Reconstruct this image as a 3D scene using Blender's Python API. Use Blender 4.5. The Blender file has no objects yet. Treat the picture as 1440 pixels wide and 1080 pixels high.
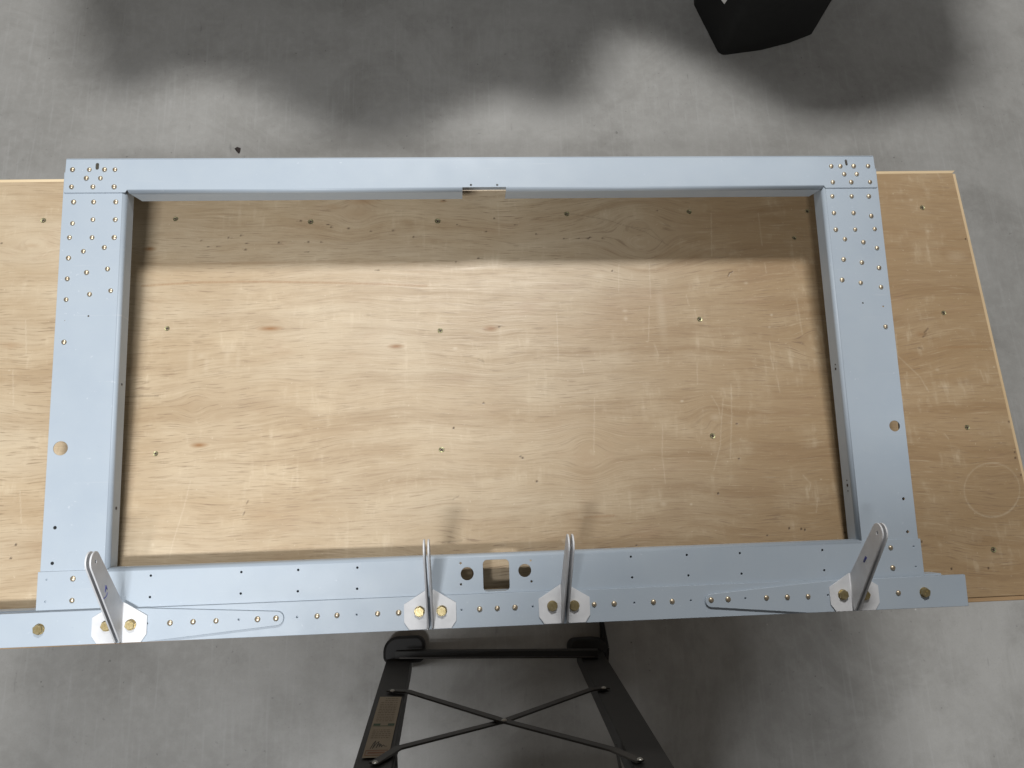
import bpy, bmesh, math, random
import numpy as np
from mathutils import Vector, Matrix
random.seed(7); rng = np.random.default_rng(7)
C = bpy.context.scene.collection
sc = bpy.context.scene
# ------------------------------------------------------------------ camera
F_PX = 1120.0
CAM = np.array([0.0, 0.0, 1.96])
def rot(a):
    x, y, z = a
    cx, sx, cy, sy, cz, sz = math.cos(x), math.sin(x), math.cos(y), math.sin(y), math.cos(z), math.sin(z)
    return (np.array([[1,0,0],[0,cx,-sx],[0,sx,cx]]) @ np.array([[cy,0,sy],[0,1,0],[-sy,0,cy]])
            @ np.array([[cz,-sz,0],[sz,cz,0],[0,0,1]]))
RM = rot((0.16277292, -0.06780154, -0.02303182))
cam = bpy.data.objects.new('camera', bpy.data.cameras.new('camera')); C.objects.link(cam)
# the frame lies tilted 7 degrees on the bench; its own drawing plane is z = 0.96 in frame coordinates, TILT takes those to the world
TH = math.radians(7.0); GAP = 0.035
TM = np.array([[1,0,0],[0,math.cos(TH),-math.sin(TH)],[0,math.sin(TH),math.cos(TH)]])
PIV = np.array([0.0, -0.13, 0.96]); PIW = np.array([0.0, -0.13, 0.90+GAP])
TILT = Matrix.Translation(PIW.tolist()) @ Matrix.Rotation(TH, 4, 'X') @ Matrix.Translation((-PIV).tolist())
def W(p): return TM @ (np.array(p)-PIV)+PIW
CAMW = W(CAM); RMW = TM @ RM
m4 = np.eye(4); m4[:3,:3] = RMW; m4[:3,3] = CAMW
cam.matrix_world = Matrix(m4.tolist())
cam.data.sensor_width = 36.0; cam.data.lens = F_PX/1440*36.0
cam.data.clip_start = 0.05; cam.data.clip_end = 200
sc.camera = cam
def ray(px, py): return RM @ np.array([(px-720)/F_PX, -(py-540)/F_PX, -1.0])
def at(px, py, z):                      # point of the plane at height z that the photograph shows there
    d = ray(px, py); p = CAM + d*((z-CAM[2])/d[2]); return float(p[0]), float(p[1])
def atx(px, py, x):
    d = ray(px, py); p = CAM + d*(x/d[0]); return float(p[1]), float(p[2])
def rayw(px, py): return TM @ ray(px, py)
def atw(px, py, z):
    d = rayw(px, py); p = CAMW + d*((z-CAMW[2])/d[2]); return float(p[0]), float(p[1])
def atplane(px, py, p0, n):
    d = rayw(px, py); p0 = np.array(p0); n = np.array(n)
    p = CAMW + d*(np.dot(p0-CAMW, n)/np.dot(d, n)); return Vector(p.tolist())
# ------------------------------------------------------------------ world and exposure
w = bpy.data.worlds.new('World'); sc.world = w; w.use_nodes = True
bg = w.node_tree.nodes['Background']
bg.inputs[0].default_value = (1.0, 0.95, 0.89, 1); bg.inputs[1].default_value = 0.14
sc.view_settings.view_transform = 'Standard'; sc.view_settings.look = 'None'
sc.view_settings.exposure = 0.0; sc.view_settings.gamma = 1.0
# ------------------------------------------------------------------ lamps of the workshop ceiling (out of frame)
def lamp(name, loc, target, power, sx, sy, col):
    L = bpy.data.lights.new(name, 'AREA'); L.shape = 'RECTANGLE'; L.size = sx; L.size_y = sy; L.energy = power; L.color = col
    o = bpy.data.objects.new(name, L); C.objects.link(o); o.location = loc; return o      # shop lights hang level, facing down
lamp('shop_light', (0.08, 2.15, 3.85), None, 100, 0.66, 0.42, (1.0, 0.985, 0.96))
lamp('shop_light', (-0.33, -0.76, 2.75), None, 41, 0.50, 0.14, (0.98, 0.99, 1.0))

# ------------------------------------------------------------------ helpers
def tag(o, label=None, cat=None, group=None, kind=None):
    if label: o['label'] = label
    if cat: o['category'] = cat
    if group: o['group'] = group
    if kind: o['kind'] = kind
    return o
OFF = {}
def empty(name, loc=(0,0,0)):
    o = bpy.data.objects.new(name, None); C.objects.link(o); o.location = loc; OFF[o.name] = Vector(loc); return o
def link(name, me, mat, parent=None, smooth=False):
    o = bpy.data.objects.new(name, me); C.objects.link(o)
    if mat and not me.materials: me.materials.append(mat)
    if parent: o.parent = parent; o.matrix_parent_inverse = Matrix.Translation(-OFF.get(parent.name, Vector((0,0,0))))
    if smooth:
        for p in me.polygons: p.use_smooth = True
    return o
def bmobj(name, bm, mat, parent=None, smooth=False):
    me = bpy.data.meshes.new(name); bmesh.ops.recalc_face_normals(bm, faces=bm.faces); bm.to_mesh(me); bm.free()
    return link(name, me, mat, parent, smooth)
def circ(x, y, r, n=16): return [(x+r*math.cos(2*math.pi*i/n), y+r*math.sin(2*math.pi*i/n)) for i in range(n)]
def rounded(pts, n=6):                  # [(x,y,r)] -> polygon with rounded corners
    out = []; N = len(pts)
    for i in range(N):
        p = Vector(pts[i][:2]); r = pts[i][2] if len(pts[i]) > 2 else 0
        if r <= 0: out.append(tuple(p)); continue
        a = (Vector(pts[i-1][:2])-p).normalized(); b = (Vector(pts[(i+1) % N][:2])-p).normalized()
        ang = a.angle(b); d = r/math.tan(ang/2); c = p+(a+b).normalized()*(r/math.sin(ang/2))
        p0 = p+a*d-c; p1 = p+b*d-c
        a0 = math.atan2(p0.y, p0.x); da = (math.atan2(p1.y, p1.x)-a0+math.pi) % (2*math.pi)-math.pi
        for k in range(n+1): out.append((c.x+r*math.cos(a0+da*k/n), c.y+r*math.sin(a0+da*k/n)))
    return out
def sheet_mesh(outline, holes, z_top, t, bevel=0.0004):
    cu = bpy.data.curves.new('tmp', 'CURVE'); cu.dimensions = '2D'; cu.fill_mode = 'BOTH'
    cu.extrude = max(t/2-bevel, 1e-5); cu.bevel_depth = bevel; cu.bevel_resolution = 1
    for loop in [outline]+list(holes):
        s = cu.splines.new('POLY'); s.points.add(len(loop)-1)
        for i, p in enumerate(loop): s.points[i].co = (p[0], p[1], 0, 1)
        s.use_cyclic_u = True
    o = bpy.data.objects.new('tmp', cu); C.objects.link(o)
    dg = bpy.context.evaluated_depsgraph_get(); dg.update()
    me = bpy.data.meshes.new_from_object(o.evaluated_get(dg))
    bpy.data.objects.remove(o); bpy.data.curves.remove(cu)
    me.materials.clear()
    me.transform(Matrix.Translation((0, 0, z_top-t/2)))
    return me
def join(meshes, name):
    bm = bmesh.new()
    for m in meshes: bm.from_mesh(m)
    bmesh.ops.remove_doubles(bm, verts=bm.verts, dist=1e-6)
    me = bpy.data.meshes.new(name); bm.to_mesh(me); bm.free(); return me
def flange_mesh(p0, p1, out, z_top, r=0.005, depth=0.028, t=0.0012, cut0=0.0, cut1=0.0, lip=0.0):
    """bent-down flange: p0->p1 is the outermost line, out = horizontal unit vector away from the web"""
    p0 = Vector((*p0, 0)); p1 = Vector((*p1, 0)); o = Vector((*out, 0)); d = (p1-p0).normalized()
    prof = []
    for k in range(7):
        a = math.pi/2*k/6; prof.append((-r+r*math.sin(a), -r+r*math.cos(a)))
    prof.append((0, -depth)); prof.append((-t, -depth))
    ri = r-t
    for k in range(6, -1, -1):
        a = math.pi/2*k/6; prof.append((-r+ri*math.sin(a), -r+ri*math.cos(a)))
    bm = bmesh.new(); A = []; B = []
    for (u, v) in prof:
        f = min(1, max(0, -v/0.016)); f = f**0.8
        A.append(bm.verts.new(p0+o*u+Vector((0, 0, z_top+v))+d*cut0*f))
        B.append(bm.verts.new(p1+o*u+Vector((0, 0, z_top+v))-d*cut1*f))
    n = len(prof)
    for i in range(n):
        j = (i+1) % n; fc = bm.faces.new((A[i], B[i], B[j], A[j])); fc.smooth = i < 6
    bm.faces.new(A[::-1]); bm.faces.new(B)
    bmesh.ops.recalc_face_normals(bm, faces=bm.faces)
    me = bpy.data.meshes.new('flange'); bm.to_mesh(me); bm.free(); return me
def box_bm(bm, lo, hi, bevel=0.0):
    r = bmesh.ops.create_cube(bm, size=1)
    for v in r['verts']:
        v.co = Vector([(lo[i]+hi[i])/2+v.co[i]*(hi[i]-lo[i]) for i in range(3)])
    if bevel: bmesh.ops.bevel(bm, geom=list({e for v in r['verts'] for e in v.link_edges}), offset=bevel, segments=2, affect='EDGES')
def beam_bm(bm, a, b, wx, wn, nrm=(0,1,0), bevel=0.0):     # bar from a to b, width across, thickness along nrm
    a = Vector(a); b = Vector(b); d = (b-a).normalized(); n = Vector(nrm); n = (n-d*n.dot(d)).normalized(); s = d.cross(n)
    vs = [bm.verts.new(p+s*wx/2*i+n*wn/2*j) for p in (a, b) for i, j in ((-1,-1),(1,-1),(1,1),(-1,1))]
    fs = [bm.faces.new([vs[k] for k in q]) for q in ((0,1,2,3),(7,6,5,4),(0,4,5,1),(1,5,6,2),(2,6,7,3),(3,7,4,0))]
    if bevel: bmesh.ops.bevel(bm, geom=list({e for f in fs for e in f.edges}), offset=bevel, segments=2, affect='EDGES')

# ------------------------------------------------------------------ materials
class N:
    """small node-tree helper"""
    def __init__(s, name, rough=0.5, metal=0.0, spec=0.5):
        s.m = bpy.data.materials.new(name); s.m.use_nodes = True; s.t = s.m.node_tree
        s.b = s.t.nodes['Principled BSDF']; s.b.inputs['Roughness'].default_value = rough
        s.b.inputs['Metallic'].default_value = metal; s.b.inputs['Specular IOR Level'].default_value = spec
        s.tc = s.t.nodes.new('ShaderNodeTexCoord')
    def new(s, k): return s.t.nodes.new('ShaderNode'+k)
    def put(s, sock, v):
        if hasattr(v, 'is_output'): s.t.links.new(v, sock)
        elif v is not None: sock.default_value = v
    def mapp(s, scale, loc=(0,0,0), src=None):
        n = s.new('Mapping'); s.t.links.new(src or s.tc.outputs['Object'], n.inputs[0])
        n.inputs['Scale'].default_value = scale; n.inputs['Location'].default_value = loc; return n.outputs[0]
    def noise(s, vec, scale, detail=4, rough=0.55, dist=0.0):
        n = s.new('TexNoise'); s.t.links.new(vec, n.inputs['Vector']); n.inputs['Scale'].default_value = scale
        n.inputs['Detail'].default_value = detail; n.inputs['Roughness'].default_value = rough
        n.inputs['Distortion'].default_value = dist; return n.outputs['Fac']
    def vor(s, vec, scale, feat='F1'):
        n = s.new('TexVoronoi'); n.feature = feat; s.t.links.new(vec, n.inputs['Vector']); n.inputs['Scale'].default_value = scale
        return n.outputs['Distance']
    def rng(s, v, a, b, c=0.0, d=1.0, smooth=False):
        n = s.new('MapRange'); s.put(n.inputs[0], v); n.interpolation_type = 'SMOOTHSTEP' if smooth else 'LINEAR'
        for i, x in zip((1,2,3,4), (a,b,c,d)): n.inputs[i].default_value = x
        return n.outputs[0]
    def math(s, op, a, b=0.0):
        n = s.new('Math'); n.operation = op; s.put(n.inputs[0], a); s.put(n.inputs[1], b); return n.outputs[0]
    def mix(s, f, a, b, mode='MIX'):
        n = s.new('Mix'); n.data_type = 'RGBA'; n.blend_type = mode; s.put(n.inputs[0], f)
        s.put(n.inputs[6], a if hasattr(a, 'is_output') else (*a, 1)); s.put(n.inputs[7], b if hasattr(b, 'is_output') else (*b, 1))
        return n.outputs[2]
    def attr(s, name, out='Fac'):
        n = s.new('Attribute'); n.attribute_name = name; return n.outputs[out]
    def comb(s, x, y, z=0.0):
        n = s.new('CombineXYZ'); s.put(n.inputs[0], x); s.put(n.inputs[1], y); s.put(n.inputs[2], z); return n.outputs[0]
    def color(s, v): s.put(s.b.inputs['Base Color'], v if hasattr(v, 'is_output') else (*v, 1))
    def bump(s, h, strength=0.2, dist=0.001):
        n = s.new('Bump'); s.put(n.inputs['Height'], h); n.inputs['Strength'].default_value = strength
        n.inputs['Distance'].default_value = dist; s.t.links.new(n.outputs[0], s.b.inputs['Normal'])

def mat_primer():
    s = N('primer_blue_grey', 0.46, spec=0.4); o = s.mapp((1,1,1))
    a = s.noise(o, 7, 3); b = s.noise(o, 38, 4)
    c = s.mix(s.rng(a, .3, .7), (0.375, 0.438, 0.508), (0.410, 0.471, 0.538))
    c = s.mix(s.rng(b, .35, .75, 0, .3), c, (0.44, 0.50, 0.55))
    sp = s.noise(o, 420, 2); c = s.mix(s.rng(sp, .70, .80, 0, .35), c, (0.25, 0.31, 0.38))
    c = s.mix(s.rng(s.noise(o, 160, 2), .71, .78, 0, .5), c, (0.55, 0.60, 0.66))
    s.color(c); s.put(s.b.inputs['Roughness'], s.rng(s.noise(o, 22, 5), .3, .7, .40, .54))
    scr = s.noise(s.mapp((6, 260, 1)), 1.0, 3, .6); c2 = s.mix(s.math('MULTIPLY', s.rng(scr, .66, .72), s.rng(s.noise(o, 11, 3), .5, .62, 0, .45)), c, (0.56, 0.59, 0.63)); s.color(c2)
    s.bump(s.noise(o, 900, 2), .12, .0004); return s.m
def mat_white():
    s = N('white_powder_coat', 0.5); o = s.mapp((1,1,1))
    s.color(s.mix(s.rng(s.noise(o, 60, 4), .35, .7), (0.68, 0.69, 0.71), (0.60, 0.61, 0.63)))
    s.bump(s.noise(o, 700, 2), .15, .0003); return s.m
def mat_rivet():
    s = N('rivet_metal', 0.36, 0.9); o = s.mapp((1,1,1)); r = s.new('ObjectInfo')
    s.color(s.mix(r.outputs['Random'], (0.50, 0.42, 0.31), (0.62, 0.53, 0.40))); 
    s.put(s.b.inputs['Roughness'], s.rng(s.noise(o, 300, 3), .3, .7, .32, .48)); return s.m
def mat_bolt():
    s = N('gold_cadmium_bolt', 0.34, 0.85); o = s.mapp((1,1,1)); r = s.new('ObjectInfo')
    c = s.mix(s.rng(s.noise(o, 350, 3), .35, .65), (0.36, 0.29, 0.14), (0.50, 0.43, 0.26))
    s.color(s.mix(s.rng(r.outputs['Random'], 0, 1, 0, .35), c, (0.45, 0.34, 0.16))); s.bump(s.noise(o, 500, 3), .3, .0003); return s.m
def mat_screw():
    s = N('dull_brass_screw', 0.42, 0.8); o = s.mapp((1,1,1))
    s.color(s.mix(s.rng(s.noise(o, 500, 3), .35, .65), (0.22, 0.22, 0.11), (0.48, 0.46, 0.28))); return s.m
def mat_plain(name, col, rough=0.5, metal=0.0, var=0.15, sc_=40, bump=0.0):
    s = N(name, rough, metal); o = s.mapp((1,1,1)); n = s.noise(o, sc_, 4)
    s.color(s.mix(s.rng(n, .3, .7), tuple(c*(1-var) for c in col), tuple(min(1, c*(1+var)) for c in col)))
    if bump: s.bump(s.noise(o, sc_*6, 3), bump, .0006)
    return s.m
def mat_wood_top():
    s = N('birch_plywood', 0.42, spec=0.5)
    sep = s.new('SeparateXYZ'); s.t.links.new(s.tc.outputs['Object'], sep.inputs[0]); X = sep.outputs[0]; Y = sep.outputs[1]
    gv = s.attr('grain'); dark = s.attr('dark'); pale = s.attr('pale'); warm = s.attr('warm')
    mul = lambda a, k: s.math('MULTIPLY', a, k)
    slow = s.noise(s.comb(mul(X, 1.9), mul(gv, 3.4)), 1.0, 3)
    gw = s.math('ADD', gv, mul(s.rng(slow, 0, 1, -.5, .5), .085))
    broad = s.noise(s.comb(mul(X, 1.6), mul(gw, 11)), 1.0, 4, .6)
    band = s.noise(s.comb(mul(X, 2.6), mul(gw, 34), 3.0), 1.0, 4, .6)
    mid = s.noise(s.comb(mul(X, 4.5), mul(gw, 110)), 1.0, 5, .65)
    fine = s.noise(s.comb(mul(X, 20), mul(gw, 400)), 1.0, 4, .65)
    pores = s.noise(s.comb(mul(X, 30), mul(gw, 620), 5.0), 1.0, 2, .5)
    blot = s.noise(s.mapp((1,1,1)), 4.2, 4, .6); blot2 = s.noise(s.mapp((1,1.7,1)), 13, 5, .62); speck = s.noise(s.mapp((1,1,1)), 190, 3, .6)
    c = s.mix(s.rng(blot, .34, .66), (0.455, 0.350, 0.228), (0.565, 0.468, 0.335))
    c = s.mix(s.rng(broad, .40, .66, 0, .50), c, (0.40, 0.275, 0.150))
    c = s.mix(s.rng(X, .0, .55, 0, .84, True), c, (0.345, 0.230, 0.120))  # darker to the right: the person's soft shade painted over warmer wood
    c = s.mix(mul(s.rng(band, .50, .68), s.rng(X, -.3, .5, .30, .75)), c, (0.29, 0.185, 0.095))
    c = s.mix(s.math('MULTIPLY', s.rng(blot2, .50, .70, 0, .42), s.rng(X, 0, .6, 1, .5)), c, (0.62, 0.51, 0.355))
    c = s.mix(s.rng(blot2, .28, .42, .22, 0), c, (0.38, 0.24, 0.15))
    c = s.mix(mul(s.rng(mid, .50, .68), s.rng(blot, .30, .60, .42, .08)), c, (0.31, 0.21, 0.12))
    c = s.mix(s.rng(fine, .52, .66, 0, .30), c, (0.27, 0.185, 0.11))
    c = s.mix(s.rng(fine, .30, .42, .30, 0), c, (0.66, 0.56, 0.41))
    c = s.mix(mul(s.rng(pores, .60, .66), s.rng(slow, .35, .6, .15, .60)), c, (0.20, 0.13, 0.08))
    c = s.mix(s.rng(speck, .66, .74, 0, .35), c, (0.70, 0.61, 0.46))
    ray_ = s.noise(s.comb(mul(X, 120), mul(Y, 26)), 1.0, 3, .55)
    c = s.mix(mul(s.rng(ray_, .54, .70), s.rng(blot2, .47, .66, 0, .26)), c, (0.72, 0.62, 0.46))
    c = s.mix(warm, c, (0.29, 0.150, 0.060)); c = s.mix(mul(pale, .55), c, (0.74, 0.65, 0.50)); c = s.mix(dark, c, (0.06, 0.036, 0.02))
    s.color(c); s.put(s.b.inputs['Roughness'], s.rng(mid, .3, .7, .36, .50))
    s.bump(s.math('SUBTRACT', s.math('ADD', fine, s.math('MULTIPLY', pores, .6)), s.math('MULTIPLY', dark, 2.0)), .30, .0007)
    return s.m
def mat_wood(name, dark_, light, axis=0):
    s = N(name, 0.55); sc3 = [60, 60, 60]; sc3[axis] = 4
    n = s.noise(s.mapp(tuple(sc3)), 1.0, 5, .6); s.color(s.mix(s.rng(n, .3, .7), dark_, light)); s.bump(n, .2, .001); return s.m
def mat_floor():
    s = N('polished_concrete', 0.5, spec=0.3); o = s.mapp((1,1,1))
    a = s.noise(o, 1.1, 5, .6); b = s.noise(o, 6, 5, .62); c0 = s.noise(o, 45, 4, .6)
    c = s.mix(s.rng(a, .3, .7), (0.350, 0.347, 0.335), (0.415, 0.413, 0.40))
    c = s.mix(s.rng(b, .42, .66, 0, .6), c, (0.290, 0.286, 0.273))
    c = s.mix(s.rng(c0, .45, .75, 0, .35), c, (0.46, 0.46, 0.45))
    c = s.mix(s.rng(s.noise(o, 3.1, 7, .72, .8), .50, .64, 0, .45), c, (0.255, 0.25, 0.236))
    c = s.mix(s.rng(s.noise(o, 240, 3, .6), .55, .75, 0, .35), c, (0.27, 0.265, 0.25))
    st = s.noise(s.mapp((110, 5, 1)), 1.0, 3, .55); c = s.mix(s.rng(st, .56, .72, 0, .22), c, (0.50, 0.505, 0.505))
    st2 = s.noise(s.mapp((70, 12, 1), (3, 5, 0)), 1.0, 3, .55); reg = s.noise(o, 2.3, 2)
    c = s.mix(s.math('MULTIPLY', s.rng(st2, .66, .76), s.rng(reg, .48, .66, 0, .40)), c, (0.13, 0.13, 0.125))
    sp = s.noise(o, 85, 3, .5); c = s.mix(s.math('MULTIPLY', s.rng(sp, .67, .76), s.rng(b, .42, .60, 0, .60)), c, (0.12, 0.12, 0.115))
    v = s.vor(o, 11); c = s.mix(s.rng(v, .014, .028, .6, 0), c, (0.10, 0.10, 0.09))
    v2 = s.vor(s.mapp((1,1,1), (7.3, 1.1, 0)), 9); c = s.mix(s.rng(v2, .014, .026, .7, 0), c, (0.62, 0.62, 0.60))
    s.color(c); s.put(s.b.inputs['Roughness'], s.rng(b, .3, .7, .46, .60)); s.bump(s.noise(o, 260, 3), .10, .001); return s.m
M = dict(primer=mat_primer(), white=mat_white(), rivet=mat_rivet(), bolt=mat_bolt(), screw=mat_screw(), top=mat_wood_top(), floor=mat_floor(),
    ply=mat_wood('plywood_edge', (0.33, 0.20, 0.10), (0.52, 0.36, 0.20)), rim=mat_wood('pale_wood_edge', (0.62, 0.47, 0.28), (0.78, 0.64, 0.43)),
    rimy=mat_wood('pale_wood_edge_across', (0.50, 0.36, 0.20), (0.70, 0.54, 0.34), 1), post=mat_wood('pine_leg', (0.42, 0.29, 0.16), (0.55, 0.40, 0.24), 2),
    black=mat_plain('black_fibreglass', (0.012, 0.011, 0.010), 0.5, bump=.15), rubber=mat_plain('black_rubber', (0.006, 0.006, 0.0065), 0.6, var=.3, bump=.2),
    brace=mat_plain('dark_painted_steel', (0.030, 0.026, 0.022), 0.4, 0.2), steel=mat_plain('zinc_steel', (0.55, 0.54, 0.50), 0.35, 0.9),
    ink=mat_plain('blue_pen_ink', (0.07, 0.08, 0.42), 0.6), plastic=mat_plain('black_plastic', (0.004, 0.0045, 0.0045), 0.8, var=.3, bump=.1),
    label=mat_plain('beige_label_paper', (0.42, 0.35, 0.25), 0.6, var=.06), print_=mat_plain('faded_label_print', (0.22, 0.17, 0.115), 0.6),
    green=mat_plain('green_label_print', (0.05, 0.12, 0.06), 0.6), inkb=mat_plain('black_label_ink', (0.03, 0.025, 0.02), 0.6),
    orange=mat_plain('red_brown_label_print', (0.33, 0.16, 0.09), 0.6), debris=mat_plain('dark_debris', (0.03, 0.02, 0.018), 0.7),
    whitel=mat_plain('white_tag', (0.7, 0.7, 0.68), 0.6))

# ------------------------------------------------------------------ floor
bm = bmesh.new(); bmesh.ops.create_grid(bm, x_segments=4, y_segments=4, size=9)
tag(bmobj('floor', bm, M['floor']), 'polished grey concrete workshop floor', kind='structure')

# ------------------------------------------------------------------ workbench
TZ = 0.90
bench = tag(empty('workbench', (-0.1, 0.17, 0)), 'long plywood topped workbench standing on the grey concrete floor', 'workbench')
c00, c10, c01, c11 = (-0.76, -0.1295), (0.7725, -0.1225), (-0.76, 0.4975), (0.7675, 0.5050)    # near-left, near-right, far-left, far-right
nx, ny = 1240, 430
u, v = np.meshgrid(np.linspace(0, 1, nx), np.linspace(0, 1, ny))
gx = (1-v)*((1-u)*c00[0]+u*c10[0])+v*((1-u)*c01[0]+u*c11[0])
gy = (1-v)*((1-u)*c00[1]+u*c10[1])+v*((1-u)*c01[1]+u*c11[1])
dark = np.zeros_like(gx); pale = np.zeros_like(gx); warm = np.zeros_like(gx); grain = gy.copy()
def P(px, py): return atw(px, py, TZ)
def seg(field, pts, wd, amt):
    Q = [P(*p) for p in pts]
    lo = np.min(Q, 0)-0.02; hi = np.max(Q, 0)+0.02
    msk = (gx > lo[0]) & (gx < hi[0]) & (gy > lo[1]) & (gy < hi[1]); x = gx[msk]; y = gy[msk]; best = np.full(x.shape, 9.0)
    for (ax, ay), (bx, by) in zip(Q[:-1], Q[1:]):
        dx, dy = bx-ax, by-ay; t = np.clip(((x-ax)*dx+(y-ay)*dy)/(dx*dx+dy*dy+1e-12), 0, 1)
        best = np.minimum(best, np.hypot(x-ax-t*dx, y-ay-t*dy))
    field[msk] = np.maximum(field[msk], amt*np.clip(1.4-best/wd, 0, 1)*(0.55+0.45*rng.random(x.shape)))
def spot(field, px, py, rx, ry=None, amt=1.0, soft=1.0):
    X, Y = P(px, py); ry = ry or rx; s_ = 0.001*0.95
    d = np.hypot((gx-X)/(rx*s_), (gy-Y)/(ry*s_)); field[:] = np.maximum(field, amt*np.clip((1.5-d)/soft, 0, 1))
def knot(px, py, rx, ry, amt):
    X, Y = P(px, py); d = ((gx-X)/(rx*2.2e-3))**2+((gy-Y)/(ry*3.2e-3))**2
    grain[:] -= (gy-Y)*np.exp(-d)*min(1.25, amt*90)
for a in ((380,462,14,3,.012),(690,462,9,3,.010),(557,487,8,2.5,.006),(275,570,8,6,.010),(280,627,9,3,.008),(155,318,16,7,.016) if 0 else (45,345,16,6,.014),
          (500,295,14,10,.012),(1000,598,10,8,.010),(210,350,9,4,.008),(1150,480,18,10,.012),(900,330,26,16,.02),(620,770,16,8,.01),(830,640,14,10,.012)):
    knot(*a)
warm0 = (( 380,462,15,3.6,1.0),(690,462,9,4.2,.9),(557,487,10,3,1.0),(280,626,10,3,1.0),(210,350,8,3.2,1.0),(510,283,22,6,.45),(500,300,34,14,.22),(470,292,12,5,.3),(1295,470,6,4,.35),(15,486,14,5,.35),
         (820,731,12,.1,.1),(623,283,5,1.5,.7),(1325,350,40,2.5,.25),(1350,488,36,2.0,.35),(45,345,9,3,.3),(360,370,120,3.0,.22))
for a in warm0: spot(warm, a[0], a[1], a[2], a[3], a[4], 1.3)
seg(warm, [(822,727.5),(843,726),(863,725)], .0016, .55)
for p in ((820,650,13,26,.20),(826,700,12,40,.22),(812,740,18,26,.14),(640,490,20,14,.12),(560,700,22,50,.10)): spot(warm, *p, 2.2)  # first three patches paint the soft shadow above the right-hand middle lug
seg(warm, [(200,402),(280,397),(350,396),(430,397),(520,399),(600,402)], .0016, .6)
seg(dark, [(800,300),(850,308),(905,325),(940,345)], .0006, .35); seg(dark, [(880,318),(915,322),(935,342)], .0006, .3)
seg(dark, [(173,558),(200,556.5),(222,557)], .0010, .5); seg(dark, [(1125,408),(1024,388),(1026,384),(1030,382)][1:], .0011, .7)
for q in ([(1305,462),(1300,468)],[(1302,470),(1298,474)],[(1292,489),(1296,490)]): seg(dark, q, .0013, .6)
for p in ((283,338),(292,347),(321,334),(339,331),(347,342),(392,341),(433,354),(423,310.5),(434,340),(461,315.6),(466,319),(490,321),(521,325),(553,324),(582,333),
          (451,340),(643,316),(695,307),(684,325),(724,316),(754,329),(793,335),(815,335),(673,363),(641,368),(532,380),(624,281.5),(847,335),(924,296),(829,334),(827,335),
          (861,381),(305,347),(345,351)):
    spot(dark, p[0]+random.uniform(-.5,.5), p[1], random.uniform(1.0,1.9), random.uniform(.7,1.3), random.uniform(.55,.95), .6)
    seg(dark, [(p[0], p[1]), (p[0]+random.uniform(2,6)*random.choice((-1,1,1)), p[1]+random.uniform(-.6,1.0))], .0006, .4)
for p in ((1090,775),(1079,753),(1132,745),(1188,749),(895,767),(1010,694),(638,602),(755,677),(732,642),(735,644),(702,460),(1296,774) if 0 else (1338,800),(1390,799),(1296,762),
          (1419,593),(1427,636),(1428,644),(1436,668),(1358,336),(1362,338),(22,766),(15,785),(2,342),(1036,596),(1039,645),(1127,744),(1110,743),(680,567),(1197,628)):
    spot(dark, p[0], p[1], 1.3, 1.1, .85, .6)
for p in ((348,706),(343,722)): seg(dark, [(p[0]-1, p[1]+2), (p[0]+1, p[1]-2)], .0008, .7)
for q in ([(672,505),(680,509)],[(678,506),(680,510)],[(630,763),(640,761)],[(622,763),(650,760)],[(637,702),(645,698)]): seg(dark, q, .0008, .45)
# pale scratches, the pale ring left by a tin and rubbed patches
ring = [(1395+39*math.cos(t), 689+38*math.sin(t)) for t in np.linspace(0.2, 6.4, 40)]
seg(pale, ring, .0009, .42); seg(pale, ring[2:16], .0012, .55)
for q in ([(1000,556),(1010,572),(1014,590)],[(1017,560),(1014,600),(1013,626),(1004,661)],[(1028,540),(1029,585),(1027,645)],[(1084,500),(1088,520)],[(1092,528),(1097,552)],
          [(1129,668),(1140,680),(1138,690)],[(1150,700),(1148,720)],[(932,600),(931,640),(936,680)],[(817,505),(821,525)],[(913,370),(915,420)],[(913,430),(912,480)],
          [(920,484),(926,500)],[(1075,370),(1078,384)],[(1066,300),(1072,345)],[(870,372),(870,410)],[(965,415),(969,430)],[(783,440),(785,510)],[(836,560),(835,640)],
          [(1260,470),(1262,500),(1294,530),(1304,548)],[(1302,543),(1306,551)],[(1328,610),(1334,617)],[(1378,520),(1384,536)],[(1120,420),(1128,470)],[(1175,560),(1172,590)],
          [(268,676),(262,700),(258,716),(244,760),(238,785)],[(1085,495),(1082,480)],[(700,285),(702,330)],[(18,520),(19,570)],[(28,690),(30,735)],[(36,450),(37,500)],
          [(60,360),(70,352),(85,350)],[(980,510),(981,540)],[(1000,300),(1001,360)],[(790,760),(797,768),(802,760),(796,757)]):
    seg(pale, q, .0007, .5)
for p in ((842,388,9,4,.5),(1006,587,7,5,.35),(45,340,16,10,.25),(1345,360,14,8,.25),(640,490,3,2,.7),(959,564,2.2,1.5,.9),(972,709,1.8,1.4,.95),(1085,443,2,1.5,.9),(1082,460,2,1.2,.7),
          (1049,398,3,2,.5),(879,437,4,2,.6),(880,448,3,3,.5),(793,760,3,2,.5),(283,500,5,4,.3),(320,495,4,18,.25),(335,505,3,14,.25),(268,505,4,20,.22),(290,512,3,12,.25),
          (215,766,2,2,.8),(1318,520,3,2,.4),(1281,281,3,2,.5),(1305,325,3,2,.5),(918,703,9,5,.25),(933,709,4,3,.5),(860,505,30,12,.15),(350,560,40,6,.12),(930,440,6,40,.28)):
    spot(pale, p[0], p[1], p[2], p[3], p[4], 1.2)
for p in ((870,440,45,35,.2),(1300,330,60,10,.12)): spot(warm, *p[:2], p[2], p[3], p[4], 1.2)
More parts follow.
